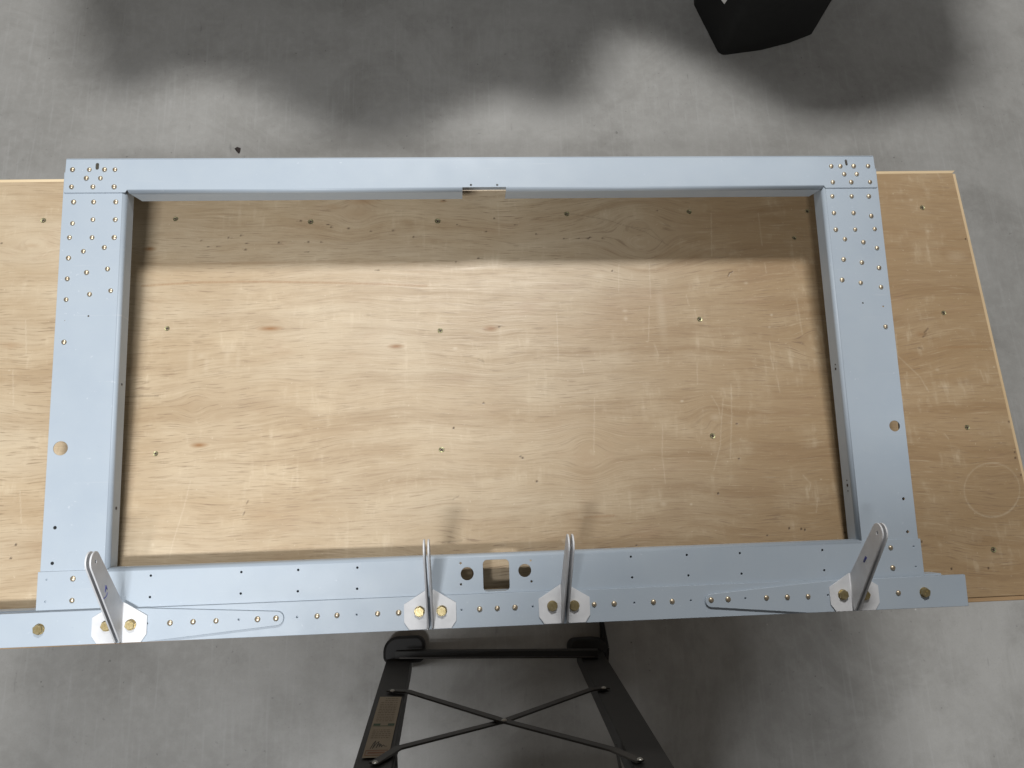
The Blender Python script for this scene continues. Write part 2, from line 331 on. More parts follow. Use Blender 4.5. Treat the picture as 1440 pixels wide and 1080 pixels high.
def grid_mesh(name, gx, gy, z, attrs):
    ny, nx = gx.shape; me = bpy.data.meshes.new(name); co = np.stack([gx, gy, np.full_like(gx, z)], -1).reshape(-1, 3)
    me.vertices.add(len(co)); me.vertices.foreach_set('co', co.ravel().astype(np.float32))
    i = np.arange(nx*ny).reshape(ny, nx); q = np.stack([i[:-1,:-1], i[:-1,1:], i[1:,1:], i[1:,:-1]], -1).reshape(-1, 4)
    me.loops.add(q.size); me.loops.foreach_set('vertex_index', q.ravel().astype(np.int32))
    me.polygons.add(len(q)); me.polygons.foreach_set('loop_start', np.arange(0, q.size, 4, dtype=np.int32))
    me.update(calc_edges=True)
    for k, a in attrs.items():
        at_ = me.attributes.new(k, 'FLOAT', 'POINT'); at_.data.foreach_set('value', a.ravel().astype(np.float32))
    return me
rim_t = 0.0045
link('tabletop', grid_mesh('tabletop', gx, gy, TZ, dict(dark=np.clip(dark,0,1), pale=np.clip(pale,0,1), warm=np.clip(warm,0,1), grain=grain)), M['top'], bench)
def slab(name, pts, z0, z1, mat, bevel=.0006):
    me = sheet_mesh(pts, [], z1, z1-z0, bevel); return link(name, me, mat, bench)
slab('plywood_core', [c00, c10, c11, c01], TZ-.018, TZ-.0006, M['ply'], .0003)
slab('edge_strip', [(c01[0], c01[1]+.0006), (c11[0], c11[1]+.0006), (c11[0]+.004, c11[1]+rim_t), (c01[0], c01[1]+rim_t)], TZ-.030, TZ-.0009, M['rim'], .0008)
slab('edge_strip', [(c10[0]+.0006, c10[1]), (c10[0]+rim_t, c10[1]), (c11[0]+rim_t, c11[1]-.001), (c11[0]+.0006, c11[1]-.001)], TZ-.030, TZ-.0012, M['rimy'], .0008)
slab('edge_strip', [(c00[0], c00[1]-.0055), (c10[0], c10[1]-.0055), (c10[0], c10[1]-.0006), (c00[0], c00[1]-.0006)], TZ-.030, TZ-.0016, M['ply'], .0008)
for y0, y1 in ((-.105, -.067), (.42, .458)):
    bm = bmesh.new(); box_bm(bm, (-.72, y0, TZ-.11), (.69, y1, TZ-.019), .002); bmobj('apron', bm, M['rim'], bench)
for x0 in (-.72, .652):
    bm = bmesh.new(); box_bm(bm, (x0, -.066, TZ-.11), (x0+.038, .419, TZ-.019), .002); bmobj('apron', bm, M['rimy'], bench)
    for y0 in (-.066, .331):
        bm = bmesh.new(); xx = x0+.039 if x0 < 0 else x0-.090
        box_bm(bm, (xx, y0, 0.0), (xx+.089, y0+.088, TZ-.019), .003); bmobj('leg', bm, M['post'], bench)
# screws sunk in the top
def screw_mesh(r=.0041):
    bm = bmesh.new(); n = 20
    rings = [(r, .0002), (r*.93, .0005), (r*.62, .0002), (r*.5, -.0002)]
    vs = [[bm.verts.new((a*math.cos(2*math.pi*i/n), a*math.sin(2*math.pi*i/n), h)) for i in range(n)] for a, h in rings]
    for k in range(3):
        for i in range(n): bm.faces.new((vs[k][i], vs[k][(i+1) % n], vs[k+1][(i+1) % n], vs[k+1][i]))
    bm.faces.new(vs[3]); me = bpy.data.meshes.new('screw'); bmesh.ops.recalc_face_normals(bm, faces=bm.faces); bm.to_mesh(me); bm.free()
    me.materials.append(M['screw']); return me
def recess_mesh(r=.0041):
    bm = bmesh.new()
    box_bm(bm, (-r*.55, -r*.15, -.0001), (r*.55, r*.15, .00035)); box_bm(bm, (-r*.15, -r*.55, -.0001), (r*.15, r*.55, .00040))
    me = bpy.data.meshes.new('recess'); bm.to_mesh(me); bm.free(); me.materials.append(M['debris']); return me
SM, RMh = screw_mesh(), recess_mesh()
for px, py, k in ((61,310,1),(247,308,.95),(437,312,1.05),(615.5,311,1.1),(797,301,1),(969,298,1),(1135,297,.85),(1297,292,1),(235,462,.9),(619,465,.95),(984,449,1),(1327,440,.9),
               (219,638,.85),(621,632.5,1),(1002,613,1),(1360,601,.95),(1397,773,1),(1117,335,.8)):
    x, y = P(px, py); o = link('screw', SM, None, bench); o.location = (x, y, TZ+.0001); o.scale = (k*.92, k*.92, 1); a = random.uniform(0, 1.5); o.rotation_euler.z = a
    q = bpy.data.objects.new('recess', RMh); C.objects.link(q); q.parent = o

# ------------------------------------------------------------------ riveted metal frame
frame = tag(empty('riveted_frame', (0.04, 0.17, 0.93)), 'large blue-grey primed metal frame with rivets and white lugs, lying over the plywood bench', 'metal frame')
frame.matrix_world = TILT @ Matrix.Translation((0.04, 0.17, 0.93))
ZS, ZT, ZE, ZM, ZB, ZD = .9590, .9605, .9604, .9619, .9650, .9680     # top surface of side rails, top rail, end plates, middle bar, long strap, tapered doublers
def holes(lst, z, n=14):
    out = []
    for (px, py, r) in lst:
        x, y = at(px, py, z); out.append(circ(x, y, r*(1.96-z)/F_PX, n))
    return out
def slot(px, py, wd, h, z, ang=0):
    x, y = at(px, py, z); k = (1.96-z)/F_PX; wd *= k; h *= k; pts = rounded([(-wd/2,-h/2,wd*.48),(wd/2,-h/2,wd*.48),(wd/2,h/2,wd*.48),(-wd/2,h/2,wd*.48)], 4)
    return [(x+a*math.cos(ang)-b*math.sin(ang), y+a*math.sin(ang)+b*math.cos(ang)) for a, b in pts]
BR = .005
# side rails
XL0, XL1, XR0, XR1 = -.4987, -.4203, .5025, .5815
ys_top, ys_bot = .4560, -.0890
lh = holes([(124.2,444.4,1.6),(91,450.7,.9),(84.9,630.4,10),(77.1,742.1,2.7),(73.3,792.2,2.6)], ZS)
lh[2] = circ(*at(84.9, 630.4, ZS), 10*1.0/F_PX, 36)
me = sheet_mesh(rounded([(XL0, ys_bot), (XL1-BR, ys_bot), (XL1-BR, .4235), (XL0, .4535)][:2]+[(XL1-BR, .4248, 0), (XL1-BR-.0001, .4535), (XL0, .4535)]), lh, ZS, .0012, .0003)
fl = flange_mesh((XL1, -.0515), (XL1, .4480), (1, 0), ZS, BR, .024, .0012, 0, .004)
link('side_rail', join([me, fl], 'side_rail'), M['primer'], frame)
rh = holes([(1213.6,426,1.6),(1242.2,430.8,1.6),(1270.7,701.5,2.5),(1276.5,747.8,2.5)], ZS)
rh.append(circ(*at(1258.3, 599, ZS), 8.3*1.0/F_PX, 36))
fo = flange_mesh((XR1+.0010, ys_bot+.05), (XR1+.0010, .4200), (1, 0), ZS, .0022, .016, .0012)
me = sheet_mesh([(XR0+BR, ys_bot), (XR1, ys_bot), (XR1, .4535), (XR0+BR, .4535)], rh, ZS, .0012, .0003)
fl = flange_mesh((XR0, .4480), (XR0, -.0515), (-1, 0), ZS, BR, .026, .0012, .004, 0)
link('side_rail', join([me, fl, fo], 'side_rail'), M['primer'], frame)
# top rail with its notch and slots
YT0, YT1 = .4248, .4715; XN0, XN1 = .0118, .0698
th = holes([(662.3,260,2.0),(699.2,260,2.0)], ZT)+[slot(136.7,233.8,5.4,11,ZT), slot(1190.1,228.5,4.4,10.5,ZT,.08)]
yl = YT0+.0010
me = sheet_mesh(rounded([(-.4975, yl, .002), (-.4215, yl, 0), (-.4190, YT0+BR, 0), (XN0, YT0+BR), (XN0, YT0+BR-.0046+.0008, .0002), (XN0, YT0+.0012, .0002)][:4]
        + [(XN0, YT0+BR+.0001), (XN1, YT0+BR+.0001), (XN1, YT0+BR), (.5045, YT0+BR, 0), (.5070, yl, 0), (.5800, yl, .002), (.5790, YT1, .0006), (-.4965, YT1, .0006)]), th, ZT, .0012, .0003)
f1 = flange_mesh((-.4190, YT0), (XN0, YT0), (0, -1), ZT, BR, .028, .0012, .0085, 0)
f2 = flange_mesh((XN1, YT0), (.5045, YT0), (0, -1), ZT, BR, .028, .0012, 0, .0085)
f3 = flange_mesh((.5790, YT1+.0012), (-.4965, YT1+.0012), (0, 1), ZT+.0001, .0022, .1078, .0012)
link('top_rail', join([me, f1, f2, f3], 'top_rail'), M['primer'], frame)
# end plates under the long strap
yp = -.0485
hl = holes([(65.5,815.3,1.6),(63.7,846.2,1.7)], ZE); hr = holes([(1284.8,768.7,1.7),(1287.8,797,1.7)], ZE)
for pts, hh in (([(-.5005,-.1300),(-.4100,-.1300),(-.4100,yp),(-.5005,yp)], hl), ([(.4950,-.1300),(.5835,-.1300),(.5835,yp+.0005),(.4950,yp+.0005)], hr)):
    link('end_plate', sheet_mesh(pts, hh, ZE, .0013, .0003), M['primer'], frame)
for xw, pts in ((XL1, ((167,539,1.4),(159.3,714.6,1.8))), (XR0, ((1179.5,517,1.6),(1178.5,511,1.0),(1196.5,682,1.8),(1196,675,.9),(1197.3,690,.9)))):
    for px, py, r_ in pts:
        yy, zz = atx(px, py, xw); r_ *= .0011
        if zz > ZS-.007: zz = ZS-.013
        bm = bmesh.new(); bmesh.ops.create_cone(bm, cap_ends=True, segments=12, radius1=r_, radius2=r_, depth=.0006)
        for v_ in bm.verts: v_.co = Vector((xw+v_.co.z, yy+v_.co.x, zz+v_.co.y))
        bmobj('tooling_hole', bm, M['debris'], frame)
# middle bar with cut-outs
YM = -.0462
mh = holes([(212,809.5,1.9),(210.7,839.7,1.9),(339.3,804.5,1.9),(338.5,834.7,1.9),(419.3,801.5,1.9),(418.8,831.5,1.9),(502.5,798.3,1.9),(502.2,828,1.9),(647.7,792,1.9),(648.2,821.8,1.9),
    (746.3,788.3,1.7),(747.5,817.7,1.9),(887.2,783,1.9),(889,812.2,1.9),(966,780.5,1.9),(968.2,809.3,1.9),(1040.5,778,1.9),(1043,806.8,1.9),(1156.5,773.7,1.9),(1159.2,802,1.9)], ZM, 12)
for cx_, cy_ in ((657,806.8),(738,802.3)): mh.append(circ(*at(cx_, cy_, ZM), 9.2*(1.96-ZM)/F_PX, 32))
q = [at(679.2,787.3,ZM), at(716.5,785.6,ZM), at(716.7,831.0,ZM), at(679.0,832.5,ZM)]
xa, xb, ya, yb = (q[0][0]+q[3][0])/2, (q[1][0]+q[2][0])/2, (q[2][1]+q[3][1])/2, (q[0][1]+q[1][1])/2
mh.append(rounded([(xa,ya,.0055),(xb,ya,.0055),(xb,yb,.0055),(xa,yb,.0055)], 6))
me = sheet_mesh(rounded([(-.4200,-.1300),(.5050,-.1300),(.5050,YM-BR,.0),(-.4200,YM-BR,.0)]), mh, ZM, .0013, .0003)
f1 = flange_mesh((.5050, YM), (-.4200, YM), (0, 1), ZM, BR, .024, .0013, .003, .003)
link('middle_bar', join([me, f1], 'middle_bar'), M['primer'], frame)
# long strap and tapered doublers
YB0, YB1 = -.1322, -.0942
sh = holes([(417.7,867.8,1.9),(501.7,864.3,1.9),(649.2,857.7,1.9),(749.2,853.2,1.9),(892,847.7,1.9),(971.7,844.5,1.9)], ZB, 12)
link('lower_strap', sheet_mesh([(-.6020,YB0),(.6320,YB0),(.6325,YB1),(-.6020,YB1)], sh, ZB, .0030, .0005), M['primer'], frame)
tipL = at(389, 869.8, ZD); tipR = at(1001, 844.6, ZD)
dl = holes([(335.7,871.3,1.9),(206.7,876.7,1.9)], ZD, 12); dr = holes([(1048.3,841.5,1.9),(1164.5,837,1.9)], ZD, 12)
rr = .0076
def tip(cx_, cy_, s):
    a0, a1 = math.radians(83), math.radians(-81)
    return [(cx_+s*rr*math.cos(a0+(a1-a0)*k/10), cy_+rr*math.sin(a0+(a1-a0)*k/10)) for k in range(11)]
i_ = .0004
link('tapered_doubler', sheet_mesh([(-.6015,YB1-i_), (at(205,851.5,ZD)[0],YB1-i_)]+tip(*tipL, 1)+[(at(205,902,ZD)[0],YB0+i_), (-.6015,YB0+i_)], dl, ZD, .0029, .0005), M['primer'], frame)
link('tapered_doubler', sheet_mesh([(.6320,YB1-i_), (at(1172,813,ZD)[0],YB1-i_)]+tip(*tipR, -1)+[(at(1138,860,ZD)[0],YB0+i_), (.6316,YB0+i_)], dr, ZD, .0029, .0005), M['primer'], frame)
# box spar under the strap that carries the frame on the bench, and the sheets behind the small holes
bm = bmesh.new(); box_bm(bm, (-.585,-.128,.9275), (.61,-.092,ZE-.0016), .002); bmobj('spar', bm, M['primer'], frame)
zb_ = ZS-.016
for pts in ([(-.4960,-.0885),(-.4560,-.0885),(-.4560,.0300),(-.4960,.0300)], [(.5400,-.0885),(.5780,-.0885),(.5780,.0600),(.5400,.0600)]):
    link('backing_sheet', sheet_mesh(pts, [], zb_, .0012, .0003), M['primer'], frame)
for x0, x1 in ((-.4180,-.028),(-.0125,-.0035),(.098,.500)):
    link('backing_sheet', sheet_mesh([(x0,-.0910),(x1,-.0910),(x1,-.0520),(x0,-.0520)], [], zb_, .0012, .0003), M['primer'], frame)
# rivets
def dome(name, r, h, mat, n=18, k=5):
    bm = bmesh.new(); rings = []
    rings.append([bm.verts.new((r*math.cos(2*math.pi*i/n), r*math.sin(2*math.pi*i/n), 0)) for i in range(n)])
    for j in range(1, k+1):
        a = math.pi/2*(j/(k+.35)); rings.append([bm.verts.new((r*math.cos(a)*math.cos(2*math.pi*i/n), r*math.cos(a)*math.sin(2*math.pi*i/n), .0003+h*math.sin(a))) for i in range(n)])
    for a_, b_ in zip(rings[:-1], rings[1:]):
        for i in range(n): bm.faces.new((a_[i], a_[(i+1) % n], b_[(i+1) % n], b_[i])).smooth = True
    bm.faces.new(rings[-1]).smooth = True
    me = bpy.data.meshes.new(name); bmesh.ops.recalc_face_normals(bm, faces=bm.faces); bm.to_mesh(me); bm.free(); me.materials.append(mat); return me
RV = dome('rivet', .0032, .0021, M['rivet'])
def rivets(lst, z, k=1.0):
    for px, py in lst:
        x, y = at(px, py, z+.0008); o = link('rivet', RV, None, frame); o.location = (x, y, z-.0001)
        s_ = k*random.uniform(.93, 1.06); o.scale = (s_, s_, random.uniform(.85, 1.1)); o.rotation_euler = (random.uniform(-.13,.13), random.uniform(-.13,.13), random.uniform(0, 3))
rivets([(101.7,238.2),(125.3,238.2),(146.8,238.2),(161.4,238.2),(121.1,250.3),(141,250.3),(100.3,262.5),(130.4,262.5),(160.3,262.5),
        (1169.3,233.5),(1182.1,233.5),(1200.7,233.3),(1221,233.2),(1187.6,244.6),(1205,244.6),(1171.4,256),(1197.5,255.8),(1223.8,255.7)], ZT)
rivets([(103.3,283.8),(131.4,283.8),(162.5,283.8),(101.7,313.9),(130.4,308.5),(161.7,308.5),(97.5,333.8),(129.2,333.8),(160.3,333.8),(146.4,347.8),(96.1,362.6),(116.9,353.2),
        (94.4,391.9),(121.5,383),(151,378),(92.6,421.1),(125.7,413.7),(155.3,408.6),(89.7,481),
        (1170.7,275.8),(1197.9,275.8),(1222.1,275.8),(1173,299.3),(1200.6,299.2),(1225.6,303.5),(1175.6,322.8),(1202.9,322.5),(1230.4,321.8),(1188.6,336.1),(1214.4,340.3),
        (1233.5,348.6),(1186.7,364.7),(1212.4,368.9),(1236.4,376.3),(1184.6,393.5),(1210.7,397.4),(1239.3,403.6),(1245.6,459.2)], ZS)
rivets([(102.2,813.8),(100.8,844.5),(1252.8,770.3),(1255.8,798.5)], ZE)
rivets([(445.7,866.5),(473.8,865.3),(531,863),(560.5,861.7),(674.5,856.5),(699.3,855.5),(724.3,854.3),(835.7,850),(863.8,849),(919,846.7),(945.5,845.7)], ZB, 1.05)
rivets([(238.7,876),(271.2,874.5),(303.5,873.2),(361.8,870.8),(387.8,869.5),(1000.3,843.7),(1024.2,842.7),(1078.2,840.7),(1107.5,839.7),(1136.7,838.7),(1263.7,833.8)], ZD, 1.05)
# bolts: hexagonal heads with a shallow washer face and raised dash marks
def bolt_mesh():
    bm = bmesh.new(); n = 24
    def disc(r, z0, z1, seg_, ch):
        rows = [(r, z0), (r, z1-ch), (r-ch, z1)]
        vs = [[bm.verts.new((a*math.cos(2*math.pi*(i+.5)/seg_), a*math.sin(2*math.pi*(i+.5)/seg_), h)) for i in range(seg_)] for a, h in rows]
        for k in range(2):
            for i in range(seg_): bm.faces.new((vs[k][i], vs[k][(i+1) % seg_], vs[k+1][(i+1) % seg_], vs[k+1][i]))
        bm.faces.new(vs[2])
    disc(.0064, 0, .0009, 24, .0002); disc(.0061, .0009, .0046, 6, .0006)
    box_bm(bm, (-.0030, -.0004, .0044), (-.0012, .0004, .0050)); box_bm(bm, (.0012, -.0004, .0044), (.0030, .0004, .0050)); box_bm(bm, (-.0004, .0014, .0044), (.0004, .0030, .0050))
    me = bpy.data.meshes.new('bolt'); bmesh.ops.recalc_face_normals(bm, faces=bm.faces); bm.to_mesh(me); bm.free(); me.materials.append(M['bolt']); return me
BM_ = bolt_mesh()
def bolt(px, py, z, parent, k=1.0):
    x, y = at(px, py, z+.003); o = link('bolt', BM_, None, frame); o.location = (x, y, z)
    if parent is not frame:
        o.parent = parent; o.matrix_parent_inverse = Matrix.Identity(4); o.location = Vector((x, y, z))-parent.location
    o.scale = (k, k, 1); o.rotation_euler.z = random.uniform(0, 1)
bolt(53, 885.5, ZD, frame, 1.0); bolt(1302, 833.3, ZD, frame, 1.0)
# lugs: two white angle plates back to back
def plate_mesh(s, T, lug_y=0.0):
    """T plate thickness; local origin on the strap at the lug's mid plane; s = side"""
    g, r = .0016, .0030
    # foot
    x0, x1, x2 = g+r, .0310, .0250
    foot = [(s*x0,-.1322),(s*x2,-.1322),(s*x1,-.1235),(s*x1,-.1030),(s*x0,-.0872)]
    if s < 0: foot = foot[::-1]
    mf = sheet_mesh(foot, [], T, T, .0003)
    # upright, drawn in (y, z) and stood up
    top = Vector((-.0360, .0790)); a = Vector((-.0860, .0030)); b = Vector((-.1290, .0070)); R_ = .0112
    ang = math.radians(46)
    arc = []
    for k in range(13):
        t = ang-math.pi/2+math.pi*k/12; arc.append((top.x+R_*math.cos(t), top.y+R_*math.sin(t)))
    prof = [(-.1322, r), (-.0866, r), (-.0845, .0060)]+arc+[(-.1300, .0068)]
    hole = circ(top.x, top.y, .0026, 14)
    ml = sheet_mesh(prof, [hole], 0, T, .0003)
    # (y,z,n) -> (n,y,z)
    mat_ = Matrix(((0,0,1,0),(1,0,0,0),(0,1,0,0),(0,0,0,1)))
    ml.transform(mat_); ml.transform(Matrix.Translation((T if s > 0 else 0, 0, 0)))
    ml.transform(Matrix.Translation(((g if s > 0 else -g), 0, 0)))
    if s < 0: pass
    # bend between the two
    bm = bmesh.new(); rows = []
    for k in range(7):
        t = math.pi/2*k/6
        rows.append(((g+r-(r)*math.cos(math.pi/2-t) if 0 else g+r-r*math.sin(t), 0),))
    outer, inner = [], []
    for k in range(7):
        t = math.pi/2*k/6                  # concave side faces the foot
        inner.append((g+r-r*math.cos(t)+T*math.cos(t)*1.0, r-r*math.sin(t)+T*math.sin(t)))
        outer.append((g+r-r*math.cos(t), r-r*math.sin(t)))
    for ring_ in (outer, inner):
        va = [bm.verts.new((s*p[0], -.1322, p[1])) for p in ring_]; vb = [bm.verts.new((s*p[0], -.0868, p[1])) for p in ring_]
        for k in range(6): bm.faces.new((va[k], va[k+1], vb[k+1], vb[k])).smooth = True
        rows.append((va, vb))
    (oa, ob), (ia, ib) = rows[-2], rows[-1]
    for A_, B_ in ((oa, ia), (ob, ib)):
        for k in range(6): bm.faces.new((A_[k], A_[k+1], B_[k+1], B_[k]))
    bmesh.ops.recalc_face_normals(bm, faces=bm.faces)
    mb = bpy.data.meshes.new('bend'); bm.to_mesh(mb); bm.free()
    return join([mf, ml, mb], 'angle_plate')
T_ = .0019
PL = {s: plate_mesh(s, T_) for s in (-1, 1)}
for k_, (xc96, zb, bolts) in enumerate(((-.4048, ZD, ((148.5,880.5),(182.3,879))), (-.0398, ZB, ((589.6,860.4),(621.1,859.3))), (.1238, ZB, ((777.2,852.5),(808,852))), (.4905, ZD, ((1187,836.5),(1217.5,837))))):
    xc = xc96*(1.96-zb-.002)/1.0
    for s, bp_ in zip((-1, 1), bolts):
        o = link('angle_plate', PL[s].copy() if not PL[s].materials else PL[s], M['white'], frame)
        if not o.data.materials: o.data.materials.append(M['white'])
        o.location = (xc, 0.0006, zb+.0001)
        bolt(bp_[0], bp_[1], zb+T_+.0001, o, 1.0)
# blue pen marks on the two outer lugs
def pen(xw, pts, parent_loc, side):
    bm = bmesh.new()
    Q = [Vector((xw, *atx(px, py, xw))) for px, py in pts]
    for a_, b_ in zip(Q[:-1], Q[1:]):
        if (b_-a_).length > .0004: beam_bm(bm, a_, b_, .0009, .0002, (1, 0, 0))
    return bmobj('pen_mark', bm, M['ink'], frame)
xcR = .4905*(1.96-ZD-.002); xcL = -.4048*(1.96-ZD-.002)
pen(xcR-.0016-T_-.0002, [(1217,782),(1214,790),(1218,783),(1216.5,789),(1215,791),(1219,784)], None, -1)
pen(xcL+.0016+T_+.0002, [(148,831),(149,823),(151,829),(149,826),(148,833)], None, 1)
pen(xcL+.0016+T_+.0002, [(151,833),(150,838),(146,842)], None, 1)

# ------------------------------------------------------------------ step ladder
lad = tag(empty('step_ladder', (0.07, -0.45, 0)), 'black fibreglass step ladder with crossed braces, standing at the near side of the bench', 'ladder')
P0 = (0, -.200, .05); NR = (0, 1, .180)
def lp(px, py, off=0.0):
    n = Vector(NR).normalized(); return atplane(px, py, (Vector(P0)+n*off), NR)
NRv = Vector(NR).normalized()
def rail(top_, bot_, name, nrm, wd, dp):
    bm = bmesh.new(); t_ = Vector(top_); b_ = Vector(bot_)
    beam_bm(bm, b_, t_, wd, .004, nrm, .0008)
    d = (t_-b_).normalized(); n = Vector(nrm); n = (n-d*n.dot(d)).normalized(); s = d.cross(n)
    for sg in (-1, 1):
        beam_bm(bm, b_+s*sg*(wd/2-.002)-n*dp/2, t_+s*sg*(wd/2-.002)-n*dp/2, .004, dp, nrm, .0006)
    return bmobj(name, bm, M['black'], lad)
for sx in (-1, 1):
    foot = Vector((.0695+sx*.2150, -.1990, .03)); topp = Vector((.0560+sx*.176, -.4360, 1.36))
    rail(topp, foot, 'rear_rail', NR, .054, .030)
    # rubber foot
    bm = bmesh.new(); cx_ = .0750+sx*.2090
    pts = rounded([(cx_-.040, -.206, .010), (cx_+.040, -.206, .010), (cx_+.040, -.160-.010*(sx+1), .026 if sx > 0 else .014), (cx_-.040, -.160-.010*(sx+1), .026 if sx < 0 else .014)], 6)
    o = link('rubber_foot', sheet_mesh(pts, [], .060, .060, .006), M['rubber'], lad, True)
    for z_ in (.018, .034):
        link('foot_rib', sheet_mesh([((x-cx_)*1.03+cx_, (y+.20)*1.03-.20) for x, y in pts], [], z_, .006, .002), M['rubber'], lad).parent = o
        o.children[-1].matrix_parent_inverse = Matrix.Identity(4)
def bar(name, pts, wd, th, off, mat):
    bm = bmesh.new()
    for a_, b_ in zip(pts[:-1], pts[1:]):
        d = (b_-a_).normalized(); beam_bm(bm, a_-d*wd*.2, b_+d*wd*.2, wd, th, NR, .0006)
    return bmobj(name, bm, mat, lad)
bar('cross_bar', [lp(560,920,.010), lp(838,918.5,.010)], .021, .016, 0, M['black'])
bar('bar_edge', [lp(562,925.5,.020), lp(836,924,.020)], .0030, .003, 0, M['brace'])
b1 = bar('diagonal_brace', [lp(548,971,.004), lp(574,972.5,.005), lp(709,1014,.014), lp(862,1054,.005), lp(899,1070,.004)], .0150, .003, 0, M['brace'])
b2 = bar('diagonal_brace', [lp(853,967,.004), lp(832,969.5,.005), lp(709,1014,.009), lp(560,1052,.005), lp(527,1073,.004)], .0150, .003, 0, M['brace'])
RL = dome('brace_rivet', .0055, .003, M['steel'])
for px, py in ((552,971.5),(849,967.5),(527.5,1072.5),(900,1068),(709,1013)):
    p = lp(px, py, .017 if py == 1013 else .007); o = link('brace_rivet', RL, None, lad); o.location = p
    o.rotation_euler = NRv.to_track_quat('Z', 'Y').to_euler(); o.scale = (.8, .8, .8)
# thin tie rods behind the rails
for a_, b_ in (((556.5,1050),(557.5,1079)),((866,1048),(872,1079))):
    bm = bmesh.new(); p = lp(*a_, -.01); q2 = lp(*b_, -.01); beam_bm(bm, p, p+(q2-p)*6, .004, .004, NR); bmobj('tie_rod', bm, M['black'], lad)
# front rails, steps and top cap (towards the photographer)
for sx in (-1, 1):
    f0 = Vector((.0695+sx*.250, -1.04, .02)); t0 = Vector((.0560+sx*.180, -.505, 1.36))
    rail(t0, f0, 'front_rail', (0, -1, -.40), .060, .028)
for k in range(1, 5):
    f = k*.29/1.38; y_ = -1.04+.535*f; wx = .250-.070*f-.012
    bm = bmesh.new(); box_bm(bm, (.066-wx, y_-.045, .02+k*.285), (.066+wx, y_+.045, .045+k*.285), .003); bmobj('step', bm, M['black'], lad)
bm = bmesh.new(); box_bm(bm, (-.160, -.545, 1.345), (.275, -.405, 1.405), .012); bmobj('top_cap', bm, M['rubber'], lad)
# beige instruction sticker on the left rear rail
c4 = [lp(534.5,980,.0028), lp(565,980,.0028), lp(546,1065,.0028), lp(509,1066,.0028)]
def lab(u_, v_, off=0.0): return c4[0].lerp(c4[1], u_).lerp(c4[3].lerp(c4[2], u_), v_)+NRv*off
def patch(name, u0, v0, u1, v1, off, mat, parent):
    bm = bmesh.new(); q_ = [lab(u0,v0,off), lab(u1,v0,off), lab(u1,v1,off), lab(u0,v1,off)]; t = [p+NRv*.0002 for p in q_]
    a_ = [bm.verts.new(p) for p in q_]; b_ = [bm.verts.new(p) for p in t]
    bm.faces.new(b_); bm.faces.new(a_[::-1])
    for i in range(4): bm.faces.new((a_[i], a_[(i+1) % 4], b_[(i+1) % 4], b_[i]))
    o = bmobj(name, bm, mat, lad)
    if parent: o.parent = parent
    return o
lb = patch('sticker', 0, 0, 1, 1, 0, M['label'], None)
bm = bmesh.new()
def strip(bm, u0, v0, u1, v1, off=.0004):
    q_ = [lab(u0,v0,off), lab(u1,v0,off), lab(u1,v1,off), lab(u0,v1,off)]; bm.faces.new([bm.verts.new(p) for p in q_])
for v_ in (.035,.075,.115,.155,.185,.215,.245,.275,.305,.345,.385,.42,.45,.60,.63,.66,.69,.72):
    x_ = .12 if v_ > .1 else .3; e_ = .88
    while x_ < e_:
        l_ = random.uniform(.05, .16); strip(bm, x_, v_, min(e_, x_+l_), v_+.012); x_ += l_+.035
tx = bmobj('printed_lines', bm, M['print_'], lad); tx.parent = lb; tx['kind'] = 'stuff'
g1 = bmesh.new(); strip(g1, .07,.50,.36,.53); strip(g1, .68,.50,.95,.53); strip(g1, .05,.535,.95,.545); o = bmobj('green_band', g1, M['green'], lad); o.parent = lb
g2 = bmesh.new()
for a_ in ((.06,.90,.92,.912),(.06,.965,.92,.977),(.06,.912,.09,.965),(.89,.912,.92,.965),(.16,.925,.82,.95)): strip(g2, *a_)
o = bmobj('warning_box', g2, M['orange'], lad); o.parent = lb
g3 = bmesh.new(); sig = [(.22,.88),(.30,.80),(.36,.77),(.33,.84),(.30,.88),(.42,.80),(.50,.78),(.44,.87),(.50,.82),(.55,.81),(.55,.86),(.60,.82),(.64,.86),(.70,.83),(.76,.85),(.86,.85)]
for (a_, b_), (c_, d_) in zip(sig[:-1], sig[1:]): beam_bm(g3, lab(a_, b_, .0004), lab(c_, d_, .0004), .0011, .0002, NR)
o = bmobj('signature', g3, M['inkb'], lad); o.parent = lb

# ------------------------------------------------------------------ black box on the floor, debris
HB = .34
bp = [(.742,1.72,.02), (.738,1.622,.02), (.795,1.444,.020), (.92,1.464,0), (1.01,1.490,0), (1.082,1.521,.004), (1.13,1.85,.03), (.85,1.93,.03)]
me = sheet_mesh(rounded(bp, 5), [], HB, HB, .003)
box = tag(link('storage_tote', me, M['plastic']), 'black plastic box with a rounded corner, standing on the concrete beyond the bench', 'plastic box')
bm = bmesh.new(); 
q_ = [atplane(*p_, (.795,1.4395,0), (.15,-.98,0)) for p_ in ((1013,-2),(1024,-3),(1018.5,5.5))]
n_ = Vector((.15,-.98,0)).normalized(); bm.faces.new([bm.verts.new(p_+n_*.001) for p_ in q_]); bm.faces.new([bm.verts.new(p_) for p_ in q_][::-1])
o = bmobj('white_tag', bm, M['whitel'], box)
bm = bmesh.new(); x, y = atw(335, 211, 0)
vs = [bm.verts.new((x+a_, y+b_, h_)) for a_, b_, h_ in ((-.010,.004,.001),(-.002,.006,.006),(.007,.005,.002),(.006,-.006,.003),(.003,-.012,.001),(-.002,-.004,.008))]
bmesh.ops.convex_hull(bm, input=vs); tag(bmobj('debris_chip', bm, M['debris']), 'small dark chip of debris lying on the floor beyond the far edge of the bench', 'debris')

